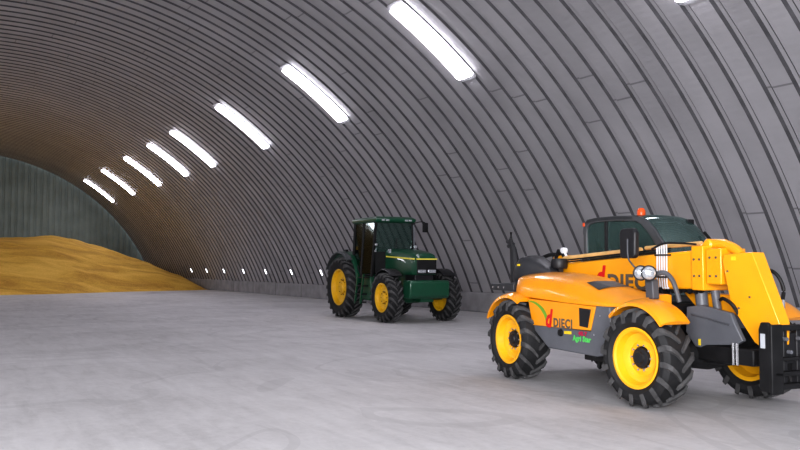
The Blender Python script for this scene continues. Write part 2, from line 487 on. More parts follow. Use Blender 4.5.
# small slots of daylight low on the right side
VL = ['bright daylight slot low in the arched wall, beside the rear wheel of the tractor',
      'bright daylight slot low in the arched wall, second one out from the green tractor',
      'bright daylight slot low in the arched wall, third one out from the green tractor',
      'bright daylight slot midway between the tractor and the grain, fourth from the tractor',
      'bright daylight slot low in the arched wall, third one out from the grain heap',
      'bright daylight slot just beyond the tail of the grain heap, second from the end',
      'faintest bright daylight slot, last of the row above the grain heap']
for k, lab in enumerate(VL):
    yc = 39.45 + 4.17 * k
    yc = round((yc - OFF - .2325) / PITCH) * PITCH + OFF + .2325
    a = math.asin((1.36 - CZ) / RAD); da = .14 / RAD
    o = link('daylight_slot', strip_bm(yc, a - da, a + da, .13, RAD - .04, .03, 3), M['slot'])
    tag(o, lab, 'vent slot', 'daylight slots along the foot of the arch')
    link('frame', strip_bm(yc, a - da * 1.25, a + da * 1.25, .2, RAD - .025, .025, 3), M['slotframe'], o)

# ------------------------------------------------------------------ grain
def smin(a, b, k):
    h = max(0, min(1, .5 + .5 * (b - a) / k)); return b * (1 - h) + a * h - k * h * (1 - h)
from mathutils import noise as MN
HC = [(-13.6, .3), (-10, 1.8), (-6, 3.0), (-2, 3.5), (1, 3.55), (4, 3.62), (6, 3.70), (7.6, 3.92), (9.0, 3.72), (10.4, 3.32), (13.1, 2.36), (15.9, 1.08), (17.5, .10)]
def hc(x):
    for (xa, ha), (xb, hb) in zip(HC, HC[1:]):
        if xa <= x <= xb:
            t = (x - xa) / (xb - xa); t = t * t * (3 - 2 * t) * .4 + t * .6
            return ha + (hb - ha) * t
    return .05
bm = B(); rows = []
NXg, NYg = 150, 120
for i in range(NXg + 1):
    xx = -13.05 + (17.52 + 13.05) * i / NXg; row = []
    toe = 54.0 + (max(0, xx - 3.6)) * .40 + .5 * math.sin(xx * .7) * .6
    for j in range(NYg + 1):
        yy = toe + (78.95 - toe) * (j / NYg) ** 1.3
        z = smin(hc(xx), .43 * (yy - toe), 1.0) if j else 0
        z += .12 * (MN.noise((xx * .5, yy * .5, 3)) + .5 * MN.noise((xx * 1.3, yy * 1.3, 9))) * min(1, (yy - toe) / 3)
        row.append(bm.verts.new((xx, yy, max(.0, z))))
    rows.append(row)
for r0, r1 in zip(rows, rows[1:]):
    for j in range(NYg): bm.faces.new((r0[j], r1[j], r1[j + 1], r0[j + 1]))
g = link('grain_pile', bm, M['grain'], smooth=True, angle=80)
tag(g, 'large golden heap of loose grain spread across the far end of the hall', 'grain', kind='stuff')

# ------------------------------------------------------------------ telehandler (x forward, y left, z up)
T = empty('telehandler', (8.446, 7.442, 0), math.radians(-95.0))
tag(T, 'orange and grey telescopic handler with lowered boom and black fork carriage', 'telehandler')
R_T, W_T, RIM = .59, .42, .345
yc = -1.12 + W_T * .42
make_wheel(T, 0, yc, R_T, -1, R_T, W_T, RIM, 16, M['rim'], rz=math.radians(6))
make_wheel(T, -2.86, yc, R_T, -1, R_T, W_T, RIM, 16, M['rim'])
make_wheel(T, 0, -yc - .11, R_T, 1, R_T, W_T, RIM, 16, M['rim'], rz=math.radians(6))
make_wheel(T, -2.86, -yc - .11, R_T, 1, R_T, W_T, RIM, 16, M['rim'])

# chassis and axles
bm = B()
prism(bm, [(-3.45, .62), (-3.2, .45), (-.55, .45), (-.55, .95), (-3.45, .95)], -.48, .48); prism(bm, [(-.6, .5), (.45, .5), (.6, .62), (.6, .95), (-.6, .95)], -.19, .19)
box(bm, -3.3, -.3, -.5, .5, .9, 1.2)
link('chassis', bm, M['black'], T, bevel=.02)
for ax in (0, -2.86):
    bm = B()
    lathe(bm, [(.09, -.82), (.10, -.45), (.15, -.3), (.19, 0), (.15, .3), (.10, .45), (.09, .82)], c=(ax, 0, R_T), n=20)
    link('axle', bm, M['black'], T, smooth=True)

# engine hood on the right side
secs = []
# (x, z of outer lower edge, shoulder y, shoulder z, top z, outer y)
HS = [(-2.95, 1.30, -.84, 1.43, 1.47, -.88), (-2.92, 1.28, -.90, 1.47, 1.54, -.94), (-2.84, 1.26, -.94, 1.495, 1.575, -.98), (-2.6, 1.235, -.95, 1.48, 1.592, -1.0), (-2.0, 1.205, -.95, 1.445, 1.587, -1.0),
      (-1.6, 1.185, -.95, 1.415, 1.56, -1.0), (-1.3, 1.175, -.94, 1.375, 1.525, -1.0), (-1.02, 1.168, -.93, 1.30, 1.445, -1.0), (-.75, 1.165, -.92, 1.27, 1.385, -.99), (-.5, 1.17, -.9, 1.26, 1.35, -.96), (-.1, 1.22, -.84, 1.285, 1.335, -.88)]
bm = B()
for x, zl, ys, zs, zt, yo in HS:
    secs.append([(x, -.45, 1.05), (x, yo, zl), (x, yo, zl + .04), (x, yo + .012, zl + (zs - zl) * .55), (x, ys, zs), (x, ys + .08, zs + (zt - zs) * .45), (x, ys + .2, zs + (zt - zs) * .75), (x, -.62, zt - .008), (x, -.52, zt), (x, -.45, zt - .012)])
loft(bm, secs)
hood = link('engine_hood', bm, M['orange'], T, smooth=True, angle=50)
def hood_z(x, y):
    for a, b in zip(HS, HS[1:]):
        if a[0] <= x <= b[0]:
            t = (x - a[0]) / (b[0] - a[0]); q = [u + (v - u) * t for u, v in zip(a, b)]; break
    pts = [(q[2], q[3]), (q[2] + .08, q[3] + (q[4] - q[3]) * .45), (q[2] + .2, q[3] + (q[4] - q[3]) * .75), (-.55, q[4] - .008), (-.42, q[4]), (-.3, q[4])]
    for (ya, za), (yb, zb) in zip(pts, pts[1:]):
        if ya <= y <= yb: return za + (zb - za) * (y - ya) / (yb - ya)
    return q[3]
# dark intake grille lying on the hood
quad = [(-1.42, -.78), (-.62, -.55), (-.42, -.72), (-1.02, -.90)]
quad = [(-1.29, -.84), (-1.10, -.50), (-.82, -.50), (-1.00, -.86)]
bm = B(); gn = 8; top = []
for i in range(gn + 1):
    r_ = []
    for j in range(5):
        u, v = i / gn, j / 4
        ax_, ay_ = [quad[0][c] * (1 - u) + quad[1][c] * u for c in (0, 1)]
        bx_, by_ = [quad[3][c] * (1 - u) + quad[2][c] * u for c in (0, 1)]
        X_, Y_ = ax_ * (1 - v) + bx_ * v, ay_ * (1 - v) + by_ * v
        r_.append(bm.verts.new((X_, Y_, hood_z(X_, Y_) + .012)))
    top.append(r_)
for a_, b_ in zip(top, top[1:]):
    for j in range(4): bm.faces.new((a_[j], b_[j], b_[j + 1], a_[j + 1]))
link('intake_grille', bm, M['cover'], hood, label='dark grey intake mesh')

# side panel (orange) and grey skirt
YP = -1.0
sp = link('side_panel', prism(B(), [(-2.50, 1.205), (-2.385, .825), (-1.02, .84), (-.90, 1.155)], YP, YP + .06), M['orange'], T, bevel=.008)
sk = link('side_skirt', prism(B(), [(-2.40, .84), (-2.36, .76), (-2.00, .53), (-.90, .51), (-.66, .55), (-.60, .88), (-.62, 1.16), (-.90, 1.17), (-1.02, .83)], YP + .012, -.5), M['mgrey'], T, bevel=.015)
poly_obj('side_vent', [(-1.24, 1.125), (-.985, 1.115), (-1.055, .872), (-1.235, .885)], YP - .001, M['bplastic'], sp, bevel=.004, label='black tapered air vent')
# green swoosh
bm = B()
arc = curve([(-2.485, 0, 1.178), (-2.30, 0, 1.165), (-2.13, 0, 1.105), (-2.03, 0, 1.03), (-1.975, 0, .94)], 6)
wid = [.012 + .075 * min(1, i / (len(arc) * .6)) for i in range(len(arc))]
lo, hi = [], []
for i, p in enumerate(arc):
    d = (arc[min(i + 1, len(arc) - 1)] - arc[max(i - 1, 0)]).normalized(); nrm = Vector((d.z, 0, -d.x))
    if nrm.z > 0: nrm = -nrm
    hi.append(bm.verts.new((p.x, YP - .004, p.z))); q = p + nrm * wid[i] * .75; lo.append(bm.verts.new((q.x, YP - .004, q.z)))
for i in range(len(arc) - 1): bm.faces.new((hi[i], hi[i + 1], lo[i + 1], lo[i]))
link('green_swoosh', bm, M['greend'], sp)
text_obj('red_letter', 'd', -2.045, .832, YP - .004, .345, M['red'], sp, .012, .85, .22)
text_obj('lettering', 'DIECI', -1.845, .842, YP - .004, .165, M['greyd'], sp, .005, 1.0, .0)
text_obj('model_lettering', '40.7', -1.275, .762, YP + .006, .075, M['crimson'], sk, .004, 1.25)
text_obj('green_lettering', 'Agri Star', -1.40, .685, YP + .006, .098, M['lime'], sk, .004, .95, .1)
poly_obj('yellow_sticker', [(-1.60, .795), (-1.44, .80), (-1.44, .76), (-1.60, .755)], YP + .011, M['yellowd'], sk)
lathe(bb := B(), [(.045, -.03), (.05, -.01), (.05, .02)], c=(-1.68, YP + .012, .765), n=16)
link('fuel_cap', bb, M['black'], sk, smooth=True)
each('bolt', [lathe(B(), [(.012, -.012), (.012, .01)], c=(q[0], YP + .012, q[1]), n=8) for q in ((-.80, 1.04), (-.93, .79), (-.78, .60))], M['silver'], sk)
# side step bar under the skirt
link('step_bar', box(B(), -1.25, -.55, -.92, -.6, .44, .52), M['black'], T, bevel=.01)

# mudguards
FP = [(.01 + .70 * math.cos(math.radians(a)), .565 + .70 * math.sin(math.radians(a))) for a in range(132, 38, -10)]
RP = [(-2.87 + .695 * math.cos(math.radians(a)), .57 + .695 * math.sin(math.radians(a))) for a in range(152, 56, -10)]
for s_ in (-1, 1):
    for path in (FP, RP):
        link('mudguard', path_fender(path[::-1], s_ * 1.15, s_ * .74), M['orange'], T, smooth=True, angle=50)

# front frame plates, cylinders and steering parts
ff = B()
PL = [(-.036, 1.179), (.207, 1.21), (.68, 1.137), (.724, 1.036), (.853, .829), (.755, .776), (.278, .735), (.195, .697), (.105, .70), (-.058, .871)]
fr = link('front_frame', prism(ff, PL, -.275, -.21), M['mgrey'], T, bevel=.012)
link('frame_plate', prism(B(), PL, .21, .275), M['mgrey'], fr, bevel=.012)
link('cross_plate', box(B(), .0, .6, -.22, .22, .95, 1.1), M['mgrey'], fr)
poly_obj('yellow_sticker', [(.165, .80), (.20, .80), (.20, .725), (.165, .725)], -.277, M['yellowd'], fr)
bm = B(); tube(bm, [(.06, -.285, 1.09), (.3, -.285, 1.06), (.66, -.285, 1.00)], .01)
link('frame_hose', bm, M['dgrey'], fr, smooth=True)
bm = B(); box(bm, .0, 1.0, -.27, .27, .55, .74); link('front_crossbeam', bm, M['black'], T, bevel=.02)
each('cylinder_rod', [tube(B(), [(x, -.31, .80), (x, -.31, .55)], .016) for x in (.745, .805)], M['silver'], T, smooth=True)
each('lift_cylinder', [tube(B(), [(.02, -.1, 1.45), (.06, -.1, 1.1)], .075, 14), tube(B(), [(.20, -.05, 1.45), (.26, -.05, 1.1)], .05, 14)], M['mgrey'], T, smooth=True)
bm = B(); prism(bm, [(-.4, 1.35), (-.1, 1.1), (.6, 1.1), (.45, 1.33)], .0, .2)
link('boom_support', bm, M['boom_paint'], T, bevel=.02)
bm = B(); tube(bm, curve([(.45, -.2, 1.28), (.60, -.3, 1.30), (.75, -.32, 1.24), (.8, -.25, 1.1)]), .022)
link('hydraulic_hose', bm, M['black'], T, smooth=True)

# boom
boom = link('boom', prism(B(), [(-3.15, 1.30), (-3.1, 1.58), (-2.72, 1.715), (.08, 1.875), (.08, 1.40), (-.4, 1.385), (-1.6, 1.33)], -.25, .12), M['boom_paint'], T, bevel=.03)
bm = B(); box(bm, .07, .265, -.285, .15, 1.385, 1.925); box(bm, .265, .29, -.23, .1, 1.44, 1.86)
link('boom_collar', bm, M['boom_paint'], boom, bevel=.012)
bm = B(); box(bm, .29, .535, -.265, .13, 1.46, 1.89)
link('inner_boom', bm, M['boom_paint'], boom, bevel=.015)
for yb, qs in ((-.285, ((.12, 1.56), (.21, 1.56), (.12, 1.76), (.21, 1.76))), (-.265, ((.36, 1.56), (.46, 1.56), (.36, 1.78), (.46, 1.78)))):
    each('bolt', [lathe(B(), [(.014, -.012), (.014, .01)], c=(x, yb, z), n=8) for x, z in qs], M['greyd'], boom)
# crown of the boom head: cylinders over the top
bm = B()
tube(bm, curve([(.12, -.12, 1.90), (.25, -.12, 1.945), (.45, -.12, 1.935), (.62, -.13, 1.88), (.74, -.15, 1.80)]), .06, 14)
lathe(bm, [(.05, -.2), (.07, -.18), (.07, .1), (.05, .12)], c=(.24, 0, 1.94), n=16)
link('tilt_cylinder', bm, M['boom_paint'], boom, smooth=True)
# boom pipes
each('hose_sleeve', [tube(B(), [(-2.72, -.2, 1.795), (-1.4, -.2, 1.872), (-.95, -.2, 1.895)], .035, 8), tube(B(), [(-.95, -.12, 1.92), (.08, -.12, 1.96)], .028, 8)], M['tan'], boom, smooth=True)
each('dark_hose', [tube(B(), [(-2.70, yy, 1.735 + dz), (-.35, yy, 1.872 + dz)], .012, 6) for dz, yy in ((.0, -.235), (.032, -.225))]
     + [tube(B(), curve([(-.62, -.3, 1.90), (-.4, -.3, 1.965), (-.15, -.28, 1.965), (.12, -.25, 1.945)]), .014, 6)], M['black'], boom, smooth=True)
each('white_pipe', [tube(B(), curve([(x - .03, -.262, 1.86 + .3 * (x + .55)), (x, -.285, 1.895 + .15 * (x + .55)), (x, -.285, 1.45), (x + .01, -.262, 1.40)], 4), .011, 6) for x in [-.54 + k * .044 for k in range(5)]], M['white'], boom, smooth=True)
each('pipe_clamp', [box(B(), -.57, -.32, -.305, -.25, z, z + .02) for z in (1.81, 1.53)], M['black'], boom)
each('hose_fitting', [lathe(B(), [(.025, -.03), (.03, 0), (.022, .03)], c=(-.42 + k * .065, -.2 + .02 * (k % 3), 1.375 - .014 * (k % 2)), n=8) for k in range(9)]
     + [tube(B(), curve([(-.5, -.27, 1.40), (-.42, -.3, 1.30), (-.40, -.3, 1.15)]), .025)], M['black'], boom, smooth=True)
text_obj('red_letter', 'd', -1.87, 1.40, -.257, .40, M['red'], boom, .016, .9, .2, slope=.0)
text_obj('lettering', 'DIECI', -1.61, 1.372, -.257, .275, M['greyd'], boom, .010, 1.24, .0, slope=.0)

# boom nose bending down to the carriage
NP = [(.575, 1.74), (.60, 1.815), (1.02, 1.835), (1.375, 1.07), (1.36, .82), (1.10, .79), (1.03, .83), (.70, 1.225)]
nose = link('boom_nose', prism(B(), NP, -.285, [-.03, -.03, -.10, -.12, -.12, -.05, -.03, -.03]), M['boom_paint'], T, bevel=.008)
poly_obj('warning_sticker', [(.72, 1.79), (.78, 1.79), (.78, 1.745), (.72, 1.745)], -.286, M['yellowd'], nose)
each('bolt', [lathe(B(), [(.012, -.01), (.012, .01)], c=(x, -.286, z), n=8) for x, z in ((.66, 1.62), (.98, 1.33), (.82, 1.20), (1.15, 1.02))], M['greyd'], nose)
bm = B(); tube(bm, curve([(.84, .05, 1.60), (.95, .06, 1.63), (1.05, .08, 1.56), (1.10, .1, 1.42), (1.08, .1, 1.28)]), .022)
link('hydraulic_hose', bm, M['black'], nose, smooth=True)
bm = B(); tube(bm, [(1.08, .1, 1.30), (1.08, .1, 1.18)], .028); link('hose_fitting', bm, M['silver'], nose, smooth=True)

# fork carriage
def side_plate(s_):
    b_ = B()
    prism(b_, [(1.29, 1.0), (1.32, 1.075), (1.40, 1.08), (1.44, 1.05), (1.44, .36), (1.40, .335), (1.29, .335)], *sorted((s_ * .50, s_ * .45)))
    box(b_, 1.42, 1.47, *sorted((s_ * .50, s_ * .33)), .315, 1.055)
    box(b_, 1.34, 1.44, *sorted((s_ * .37, s_ * .33)), .34, 1.02)
    return b_
carriage = link('fork_carriage', box(B(), 1.38, 1.46, -.46, .46, .985, 1.045), M['black'], T, bevel=.01)
each('side_plate', [side_plate(-1), side_plate(1)], M['black'], carriage, bevel=.012)
each('cross_bar', [box(B(), 1.38, 1.46, -.46, .46, .665, .70), box(B(), 1.37, 1.47, -.46, .46, .50, .55), box(B(), 1.36, 1.46, -.46, .46, .36, .42)], M['black'], carriage, bevel=.01)
each('bracket', [box(B(), 1.30, 1.38, y - .03, y + .03, .36, 1.03) for y in (-.2, .0, .2)] + [box(B(), 1.2, 1.36, -.17, .17, .62, .95)], M['bplastic'], carriage, bevel=.01)
poly_obj('pale_sticker', [(1.325, .955), (1.385, .955), (1.385, .80), (1.325, .80)], -.502, M['whited'], carriage)
each('pin', [lathe(B(), [(.022, -.03), (.022, .02)], c=(1.475, y, z), axis='x', n=8) for y, z in ((-.30, .9), (-.24, .76), (-.1, .9))], M['mgrey'], carriage)

# cab on the left side
CY0, CY1 = .20, 1.02
cabo = [(-2.70, 1.25), (-2.78, 1.95), (-2.79, 2.24), (-2.765, 2.335), (-2.68, 2.395), (-2.45, 2.415), (-2.0, 2.415), (-1.5, 2.385), (-1.33, 2.34), (-1.15, 2.20), (-.98, 2.00), (-.88, 1.7), (-.85, 1.25)]
wr = [(-2.66, 1.60), (-2.70, 2.0), (-2.70, 2.22), (-2.66, 2.30), (-2.56, 2.335), (-2.27, 2.345), (-2.27, 1.60)]
wf = [(-2.20, 1.60), (-2.20, 2.345), (-1.60, 2.315), (-1.46, 2.27), (-1.28, 2.14), (-1.10, 1.93), (-1.02, 1.72), (-1.0, 1.60)]
def ring_side(bm, y0, y1):
    """side frame: outline minus windows, made as bars following the outlines"""
    # outer shell strip
    def strip(outer, inner):
        n = len(outer)
        for y, flip in ((y0, 0), (y1, 1)):
            pass
        vo0 = [bm.verts.new((p[0], y0, p[1])) for p in outer]; vi0 = [bm.verts.new((p[0], y0, p[1])) for p in inner]
        vo1 = [bm.verts.new((p[0], y1, p[1])) for p in outer]; vi1 = [bm.verts.new((p[0], y1, p[1])) for p in inner]
        for i in range(n - 1):
            bm.faces.new((vo0[i], vo0[i + 1], vi0[i + 1], vi0[i])); bm.faces.new((vo1[i], vi1[i], vi1[i + 1], vo1[i + 1]))
            bm.faces.new((vi0[i], vi0[i + 1], vi1[i + 1], vi1[i])); bm.faces.new((vo0[i], vo1[i], vo1[i + 1], vo0[i + 1]))
    inner = [(-2.62, 1.25), (-2.70, 1.95), (-2.70, 2.21), (-2.685, 2.27), (-2.62, 2.325), (-2.44, 2.345), (-2.0, 2.345), (-1.55, 2.315), (-1.44, 2.27), (-1.27, 2.125), (-1.10, 1.93), (-1.0, 1.68), (-.97, 1.25)]
    strip(cabo, inner)
cab_root = B()
ring_side(cab_root, CY0, CY0 + .06); ring_side(cab_root, CY1 - .06, CY1)
for yy in ((CY0 + .005, CY0 + .05), (CY1 - .05, CY1 - .005)):
    box(cab_root, -2.72, -.90, *yy, 1.25, 1.60)
box(cab_root, -2.72, -.90, CY0 + .02, CY1 - .02, 1.1, 1.28)
cab = link('cab', cab_root, M['cabgrey'], T, bevel=.012)
each('door_post', [box(B(), -2.26, -2.21, yy, yy + .045, 1.58, 2.37) for yy in (CY0 + .003, CY1 - .048)], M['bplastic'], cab)
# roof skin
bm = B(); secs = []
for p in [(-2.79, 2.22), (-2.765, 2.335), (-2.68, 2.395), (-2.45, 2.415), (-2.0, 2.418), (-1.62, 2.40)]:
    q = [(p[0] + (.0), y, p[1] + (.02 * (1 - ((y - .61) / .41) ** 2) if p[1] > 2.3 else 0)) for y in (CY0, .35, .61, .87, CY1)]
    secs.append(q + [(a, y, c - .05) for a, y, c in q[::-1]])
loft(bm, secs)
link('roof', bm, M['cabgrey'], cab, smooth=True)
# panes
poly_obj('window_pane', wr, CY0 + .03, M['glass'], cab, .004)
poly_obj('window_pane', wf, CY0 + .03, M['glass'], cab, .004)
poly_obj('window_pane', wr, CY1 - .03, M['glass'], cab, .004)
poly_obj('window_pane', wf, CY1 - .03, M['glass'], cab, .004)
bm = B(); wrow = []
for p in [(-1.66, 2.405), (-1.5, 2.385), (-1.33, 2.34), (-1.15, 2.20), (-.98, 2.00), (-.88, 1.7), (-.85, 1.28)]:
    wrow.append([(p[0] + .09 * (1 - ((y - .61) / .41) ** 2), y, p[1] + .015 * (1 - ((y - .61) / .41) ** 2)) for y in (CY0 + .02, .34, .48, .61, .74, .88, CY1 - .02)])
loft(bm, wrow, closed=False)
link('windscreen', bm, M['glass'], cab, smooth=True, label='curved teal windscreen running up into the roof')
bm = B(); box(bm, -2.76, -2.74, CY0 + .08, CY1 - .08, 1.6, 2.28); link('rear_pane', bm, M['glass'], cab)
# cab interior
bm = B(); box(bm, -2.35, -1.85, .38, .84, 1.3, 1.48); prism(bm, [(-2.40, 1.45), (-2.28, 1.45), (-2.42, 2.12), (-2.52, 2.12)], .40, .82)
link('seat', bm, M['seat'], cab, bevel=.03)
bm = B(); tube(bm, [(-1.25, .61, 1.3), (-1.45, .61, 1.72)], .04); 
lathe(bm, [(.17, -.012), (.185, 0), (.17, .012), (.155, 0)], c=(-1.46, .61, 1.74), axis='z', n=20, close=True)
link('steering_wheel', bm, M['black'], cab, smooth=True)
bm = B(); tube(bm, [(-1.0, .95, 2.15), (-.86, .95, 2.02), (-.82, .93, 1.95)], .022)
link('wiper_arm', bm, M['black'], cab, smooth=True)
bm = B(); box(bm, -1.35, -1.22, .86, .98, 2.27, 2.345)
link('work_light', bm, M['black'], cab, bevel=.01)
bm = B(); box(bm, -2.80, -2.74, CY0 - .005, CY0 + .04, 2.29, 2.35); link('marker_light', bm, M['amber'], cab, bevel=.01)
# beacon
bm = B(); lathe(bm, [(.0, 2.62), (.035, 2.615), (.06, 2.58), (.062, 2.52), (.055, 2.49), (0, 2.49)], c=(-1.72, .45, -.095), axis='z', n=20)
be = link('beacon', bm, M['amber'], cab, smooth=True, label='orange rotating beacon')
bm = B(); lathe(bm, [(.05, 2.495), (.05, 2.47), (.025, 2.46), (.025, 2.39)], c=(-1.72, .45, -.095), axis='z', n=14); tube(bm, [(-1.7, .42, 2.40), (-1.6, .36, 2.36)], .012)
link('beacon_base', bm, M['silver'], be, smooth=True)

# mirror on the right front, headlights, rear fittings
bm = B()
mm = [(-.61, 1.80), (-.57, 1.775), (-.36, 1.775), (-.32, 1.81), (-.31, 2.10), (-.36, 2.155), (-.57, 2.155), (-.62, 2.11)]
prism(bm, mm, -.83, -.75)
mir = link('wing_mirror', bm, M['bplastic'], T, bevel=.02)
bm = B(); tube(bm, curve([(-.43, -.845, 2.02), (-.42, -.85, 1.80), (-.34, -.85, 1.70), (-.24, -.84, 1.62), (-.20, -.82, 1.5)]), .011)
link('mirror_arm', bm, M['dgrey'], mir, smooth=True)
bm = B(); prism(bm, [(-.18, 1.52), (-.04, 1.52), (-.02, 1.28), (-.16, 1.28)], -.80, -.70)
hb_ = link('headlight_bracket', bm, M['dgrey'], T, bevel=.015)
for x, yy in ((-.17, -.86), (.0, -.88)):
    bm = B(); lathe(bm, [(.0, -.12), (.06, -.10), (.092, -.03), (.095, .02), (.085, .025)], c=(0, 0, 0), axis='x', n=24)
    h = link('headlight', bm, M['black'], T, smooth=True); h.location = (x, yy, 1.595); h.rotation_euler = (0, 0, math.radians(-38))
    bm = B(); lathe(bm, [(.083, .018), (.07, .035), (.04, .045), (0, .048)], axis='x', n=24); link('lens', bm, M['lamp'], h, smooth=True)
bm = B(); tube(bm, curve([(-.08, -.78, 1.55), (.05, -.7, 1.60), (.12, -.62, 1.50), (.15, -.55, 1.25)]), .03)
link('cable_conduit', bm, M['dgrey'], T, smooth=True)
# rear: black counterweight hump, pole, tail bracket, filter
secs = []
for x, y0_, y1_, z0_, z1_ in ((-3.36, -.72, -.42, 1.42, 1.52), (-3.33, -.75, -.38, 1.40, 1.62), (-3.25, -.77, -.33, 1.40, 1.74), (-3.14, -.78, -.32, 1.42, 1.83), (-3.0, -.76, -.32, 1.44, 1.845), (-2.84, -.70, -.33, 1.46, 1.77), (-2.66, -.62, -.38, 1.50, 1.66), (-2.56, -.56, -.42, 1.54, 1.60)):
    ym, zm, hy, hz = (y0_ + y1_) / 2, (z0_ + z1_) / 2, (y1_ - y0_) / 2, (z1_ - z0_) / 2
    secs.append([(x, ym + hy * math.copysign(abs(math.cos(t)) ** .6, math.cos(t)), zm + hz * math.copysign(abs(math.sin(t)) ** .6, math.sin(t))) for t in [2 * PI * k / 20 for k in range(20)]])
bm = loft(B(), secs); box(bm, -3.40, -3.0, -.65, -.35, .9, 1.5)
rc = link('rear_cover', bm, M['cover'], T, smooth=True, label='rounded black cover behind the engine hood')
bm = B(); box(bm, -3.14, -3.08, -.785, -.765, 1.68, 1.71); link('yellow_sticker', bm, M['yellowd'], rc)
bm = B()
tube(bm, [(-3.42, -.62, 1.42), (-3.44, -.62, 1.62), (-3.52, -.62, 1.95), (-3.56, -.62, 2.02), (-3.59, -.62, 2.10), (-3.575, -.62, 2.22)], [.10, .09, .055, .04, .03, .022], 8)
tube(bm, [(-3.53, -.60, 2.02), (-3.64, -.66, 2.08)], .03); tube(bm, [(-3.62, -.66, 1.99), (-3.53, -.6, 2.04)], .028)
link('rear_pole', bm, M['bplastic'], T, smooth=True)
bm = B(); box(bm, -3.62, -2.95, -.97, -.78, 1.30, 1.41)
tb_ = link('tail_light_bracket', bm, M['cover'], T, bevel=.012)
each('bolt', [lathe(B(), [(.016, -.012), (.016, .01)], c=(x, -.97, 1.35), n=8) for x in (-3.55, -3.38, -3.22)], M['silver'], tb_)
bm = B(); lathe(bm, [(.11, 1.59), (.125, 1.62), (.125, 1.70), (.11, 1.74), (.0, 1.745)], c=(-2.62, -.36, .05), axis='z', n=20); box(bm, -2.66, -2.58, -.40, -.32, 1.5, 1.67)
link('air_filter', bm, M['bplastic'], T, smooth=True)
bm = B(); prism(bm, [(-3.15, 1.60), (-3.05, 1.83), (-2.80, 1.85), (-2.60, 1.66)], -.18, .10); link('boom_pivot', bm, M['boom_paint'], T, bevel=.02)
each('rear_hose', [tube(B(), curve([(-3.30, -.25, 1.80), (-3.05, -.2, 1.86), (-2.85, -.1, 1.83)]), .03), tube(B(), curve([(-2.95, -.2, 1.80), (-2.85, -.2, 1.91), (-2.72, -.2, 1.82)]), .028), tube(B(), [(-3.02, -.15, 1.82), (-2.94, -.15, 1.93)], .025)], M['black'], T, smooth=True)
bm = B(); lathe(bm, [(.0, -.05), (.045, -.04), (.05, .0), (.045, .04), (0, .05)], c=(-2.76, -.18, 1.915), n=14); tube(bm, [(-2.74, -.18, 1.90), (-2.68, -.18, 1.79)], .022)
link('pipe_elbow', bm, M['white'], T, smooth=True)
# rear ballast
bm = B(); prism(bm, [(-3.55, .55), (-3.35, .48), (-3.3, 1.2), (-3.62, 1.2)], -.8, .8)
link('counterweight', bm, M['dgrey'], T, bevel=.04)

# ------------------------------------------------------------------ tractor
K = empty('tractor', (12.8, 22.41, 0), math.radians(-91))
tag(K, 'dark green farm tractor with yellow wheels and glazed cab parked near the arched wall', 'tractor')
XR = -3.15
FW, RW = .44, .56
make_wheel(K, 0, -1.05 + FW * .42, .74, -1, .74, FW, .42, 20, M['tyellow'], big=True, inset=-.02)
make_wheel(K, 0, 1.30 - FW * .42, .74, 1, .74, FW, .42, 20, M['tyellow'], big=True, inset=-.02)
make_wheel(K, XR, -1.05 + RW * .42, .985, -1, .985, RW, .58, 22, M['tyellow'], big=True, inset=-.0)
make_wheel(K, XR, 1.28 - RW * .42, .985, 1, .985, RW, .58, 22, M['tyellow'], big=True, inset=-.0)
bm = B()
box(bm, XR - .35, -1.4, -.32, .32, .62, 1.35); box(bm, -1.6, .55, -.26, .26, .72, 1.5)
link('chassis', bm, M['green'], K, bevel=.03)
for ax, az, r_ in ((0, .74, .12), (XR, .985, .17)):
    bm = B(); lathe(bm, [(r_ * .8, -.8), (r_, -.35), (r_ * 1.5, -.2), (r_ * 1.5, .2), (r_, .35), (r_ * .8, 1.02)], c=(ax, 0, az), n=20); link('axle', bm, M['green'], K, smooth=True)
# bonnet
secs = []
for x, hw, zt, zl in ((-1.02, .40, 2.215, 1.5), (-.5, .385, 2.20, 1.46), (.1, .37, 2.165, 1.42), (.55, .36, 2.11, 1.42), (.80, .345, 2.05, 1.42), (.88, .32, 1.96, 1.43)):
    secs.append([(x, -hw, zl), (x, -hw, zt - .14), (x, -hw * .90, zt - .05), (x, -hw * .6, zt), (x, hw * .6, zt), (x, hw * .90, zt - .05), (x, hw, zt - .14), (x, hw, zl)])
bon = link('bonnet', loft(B(), secs), M['green'], K, smooth=True, angle=30)
each('yellow_stripe', [prism(B(), [(-.98, 1.955), (-.98, 2.00), (.80, 1.905), (.80, 1.865)], *sorted((s * .404, s * .36))) for s in (-1, 1)] + [box(B(), .80, .90, -.335, .335, 1.865, 1.90)], M['stripe'], bon)
bm = B(); box(bm, .74, .895, -.325, .325, 1.44, 1.86)
gr = link('grille', bm, M['black'], bon, bevel=.01)
for y in (-.17, .17):
    bm = B(); box(bm, .885, .905, y - .13, y + .13, 1.475, 1.57); link('headlight', bm, M['lamp'], gr, bevel=.01)
# front weight carrier
bm = B(); prism(bm, [(.62, .74), (.98, .72), (1.06, .82), (1.06, 1.22), (1.0, 1.26), (.62, 1.26)], -.66, .68)
fw = link('front_weights', bm, M['green'], K, bevel=.04)
bm = B(); box(bm, .45, .9, -.22, .22, .62, 1.25); link('weight_bracket', bm, M['green'], fw, bevel=.02)
bm = B(); prism(bm, [(.1, 1.44), (.1, .95), (.72, .95), (.72, 1.44)], -.31, .31); link('engine_block', bm, M['bplastic'], K, bevel=.02)
# front mudguards
for s in (-1, 1):
    b_ = fender_bm(0, .74, .86, 50, 135, -1.02, -.64, n=12)
    if s > 0: bmesh.ops.scale(b_, vec=(1, -1.2, 1), verts=b_.verts)
    tube(b_, [(0, s * .6, 1.4), (-.05, s * .75, 1.585)], .03)
    link('front_mudguard', b_, M['bplastic'], K, smooth=True, angle=50)
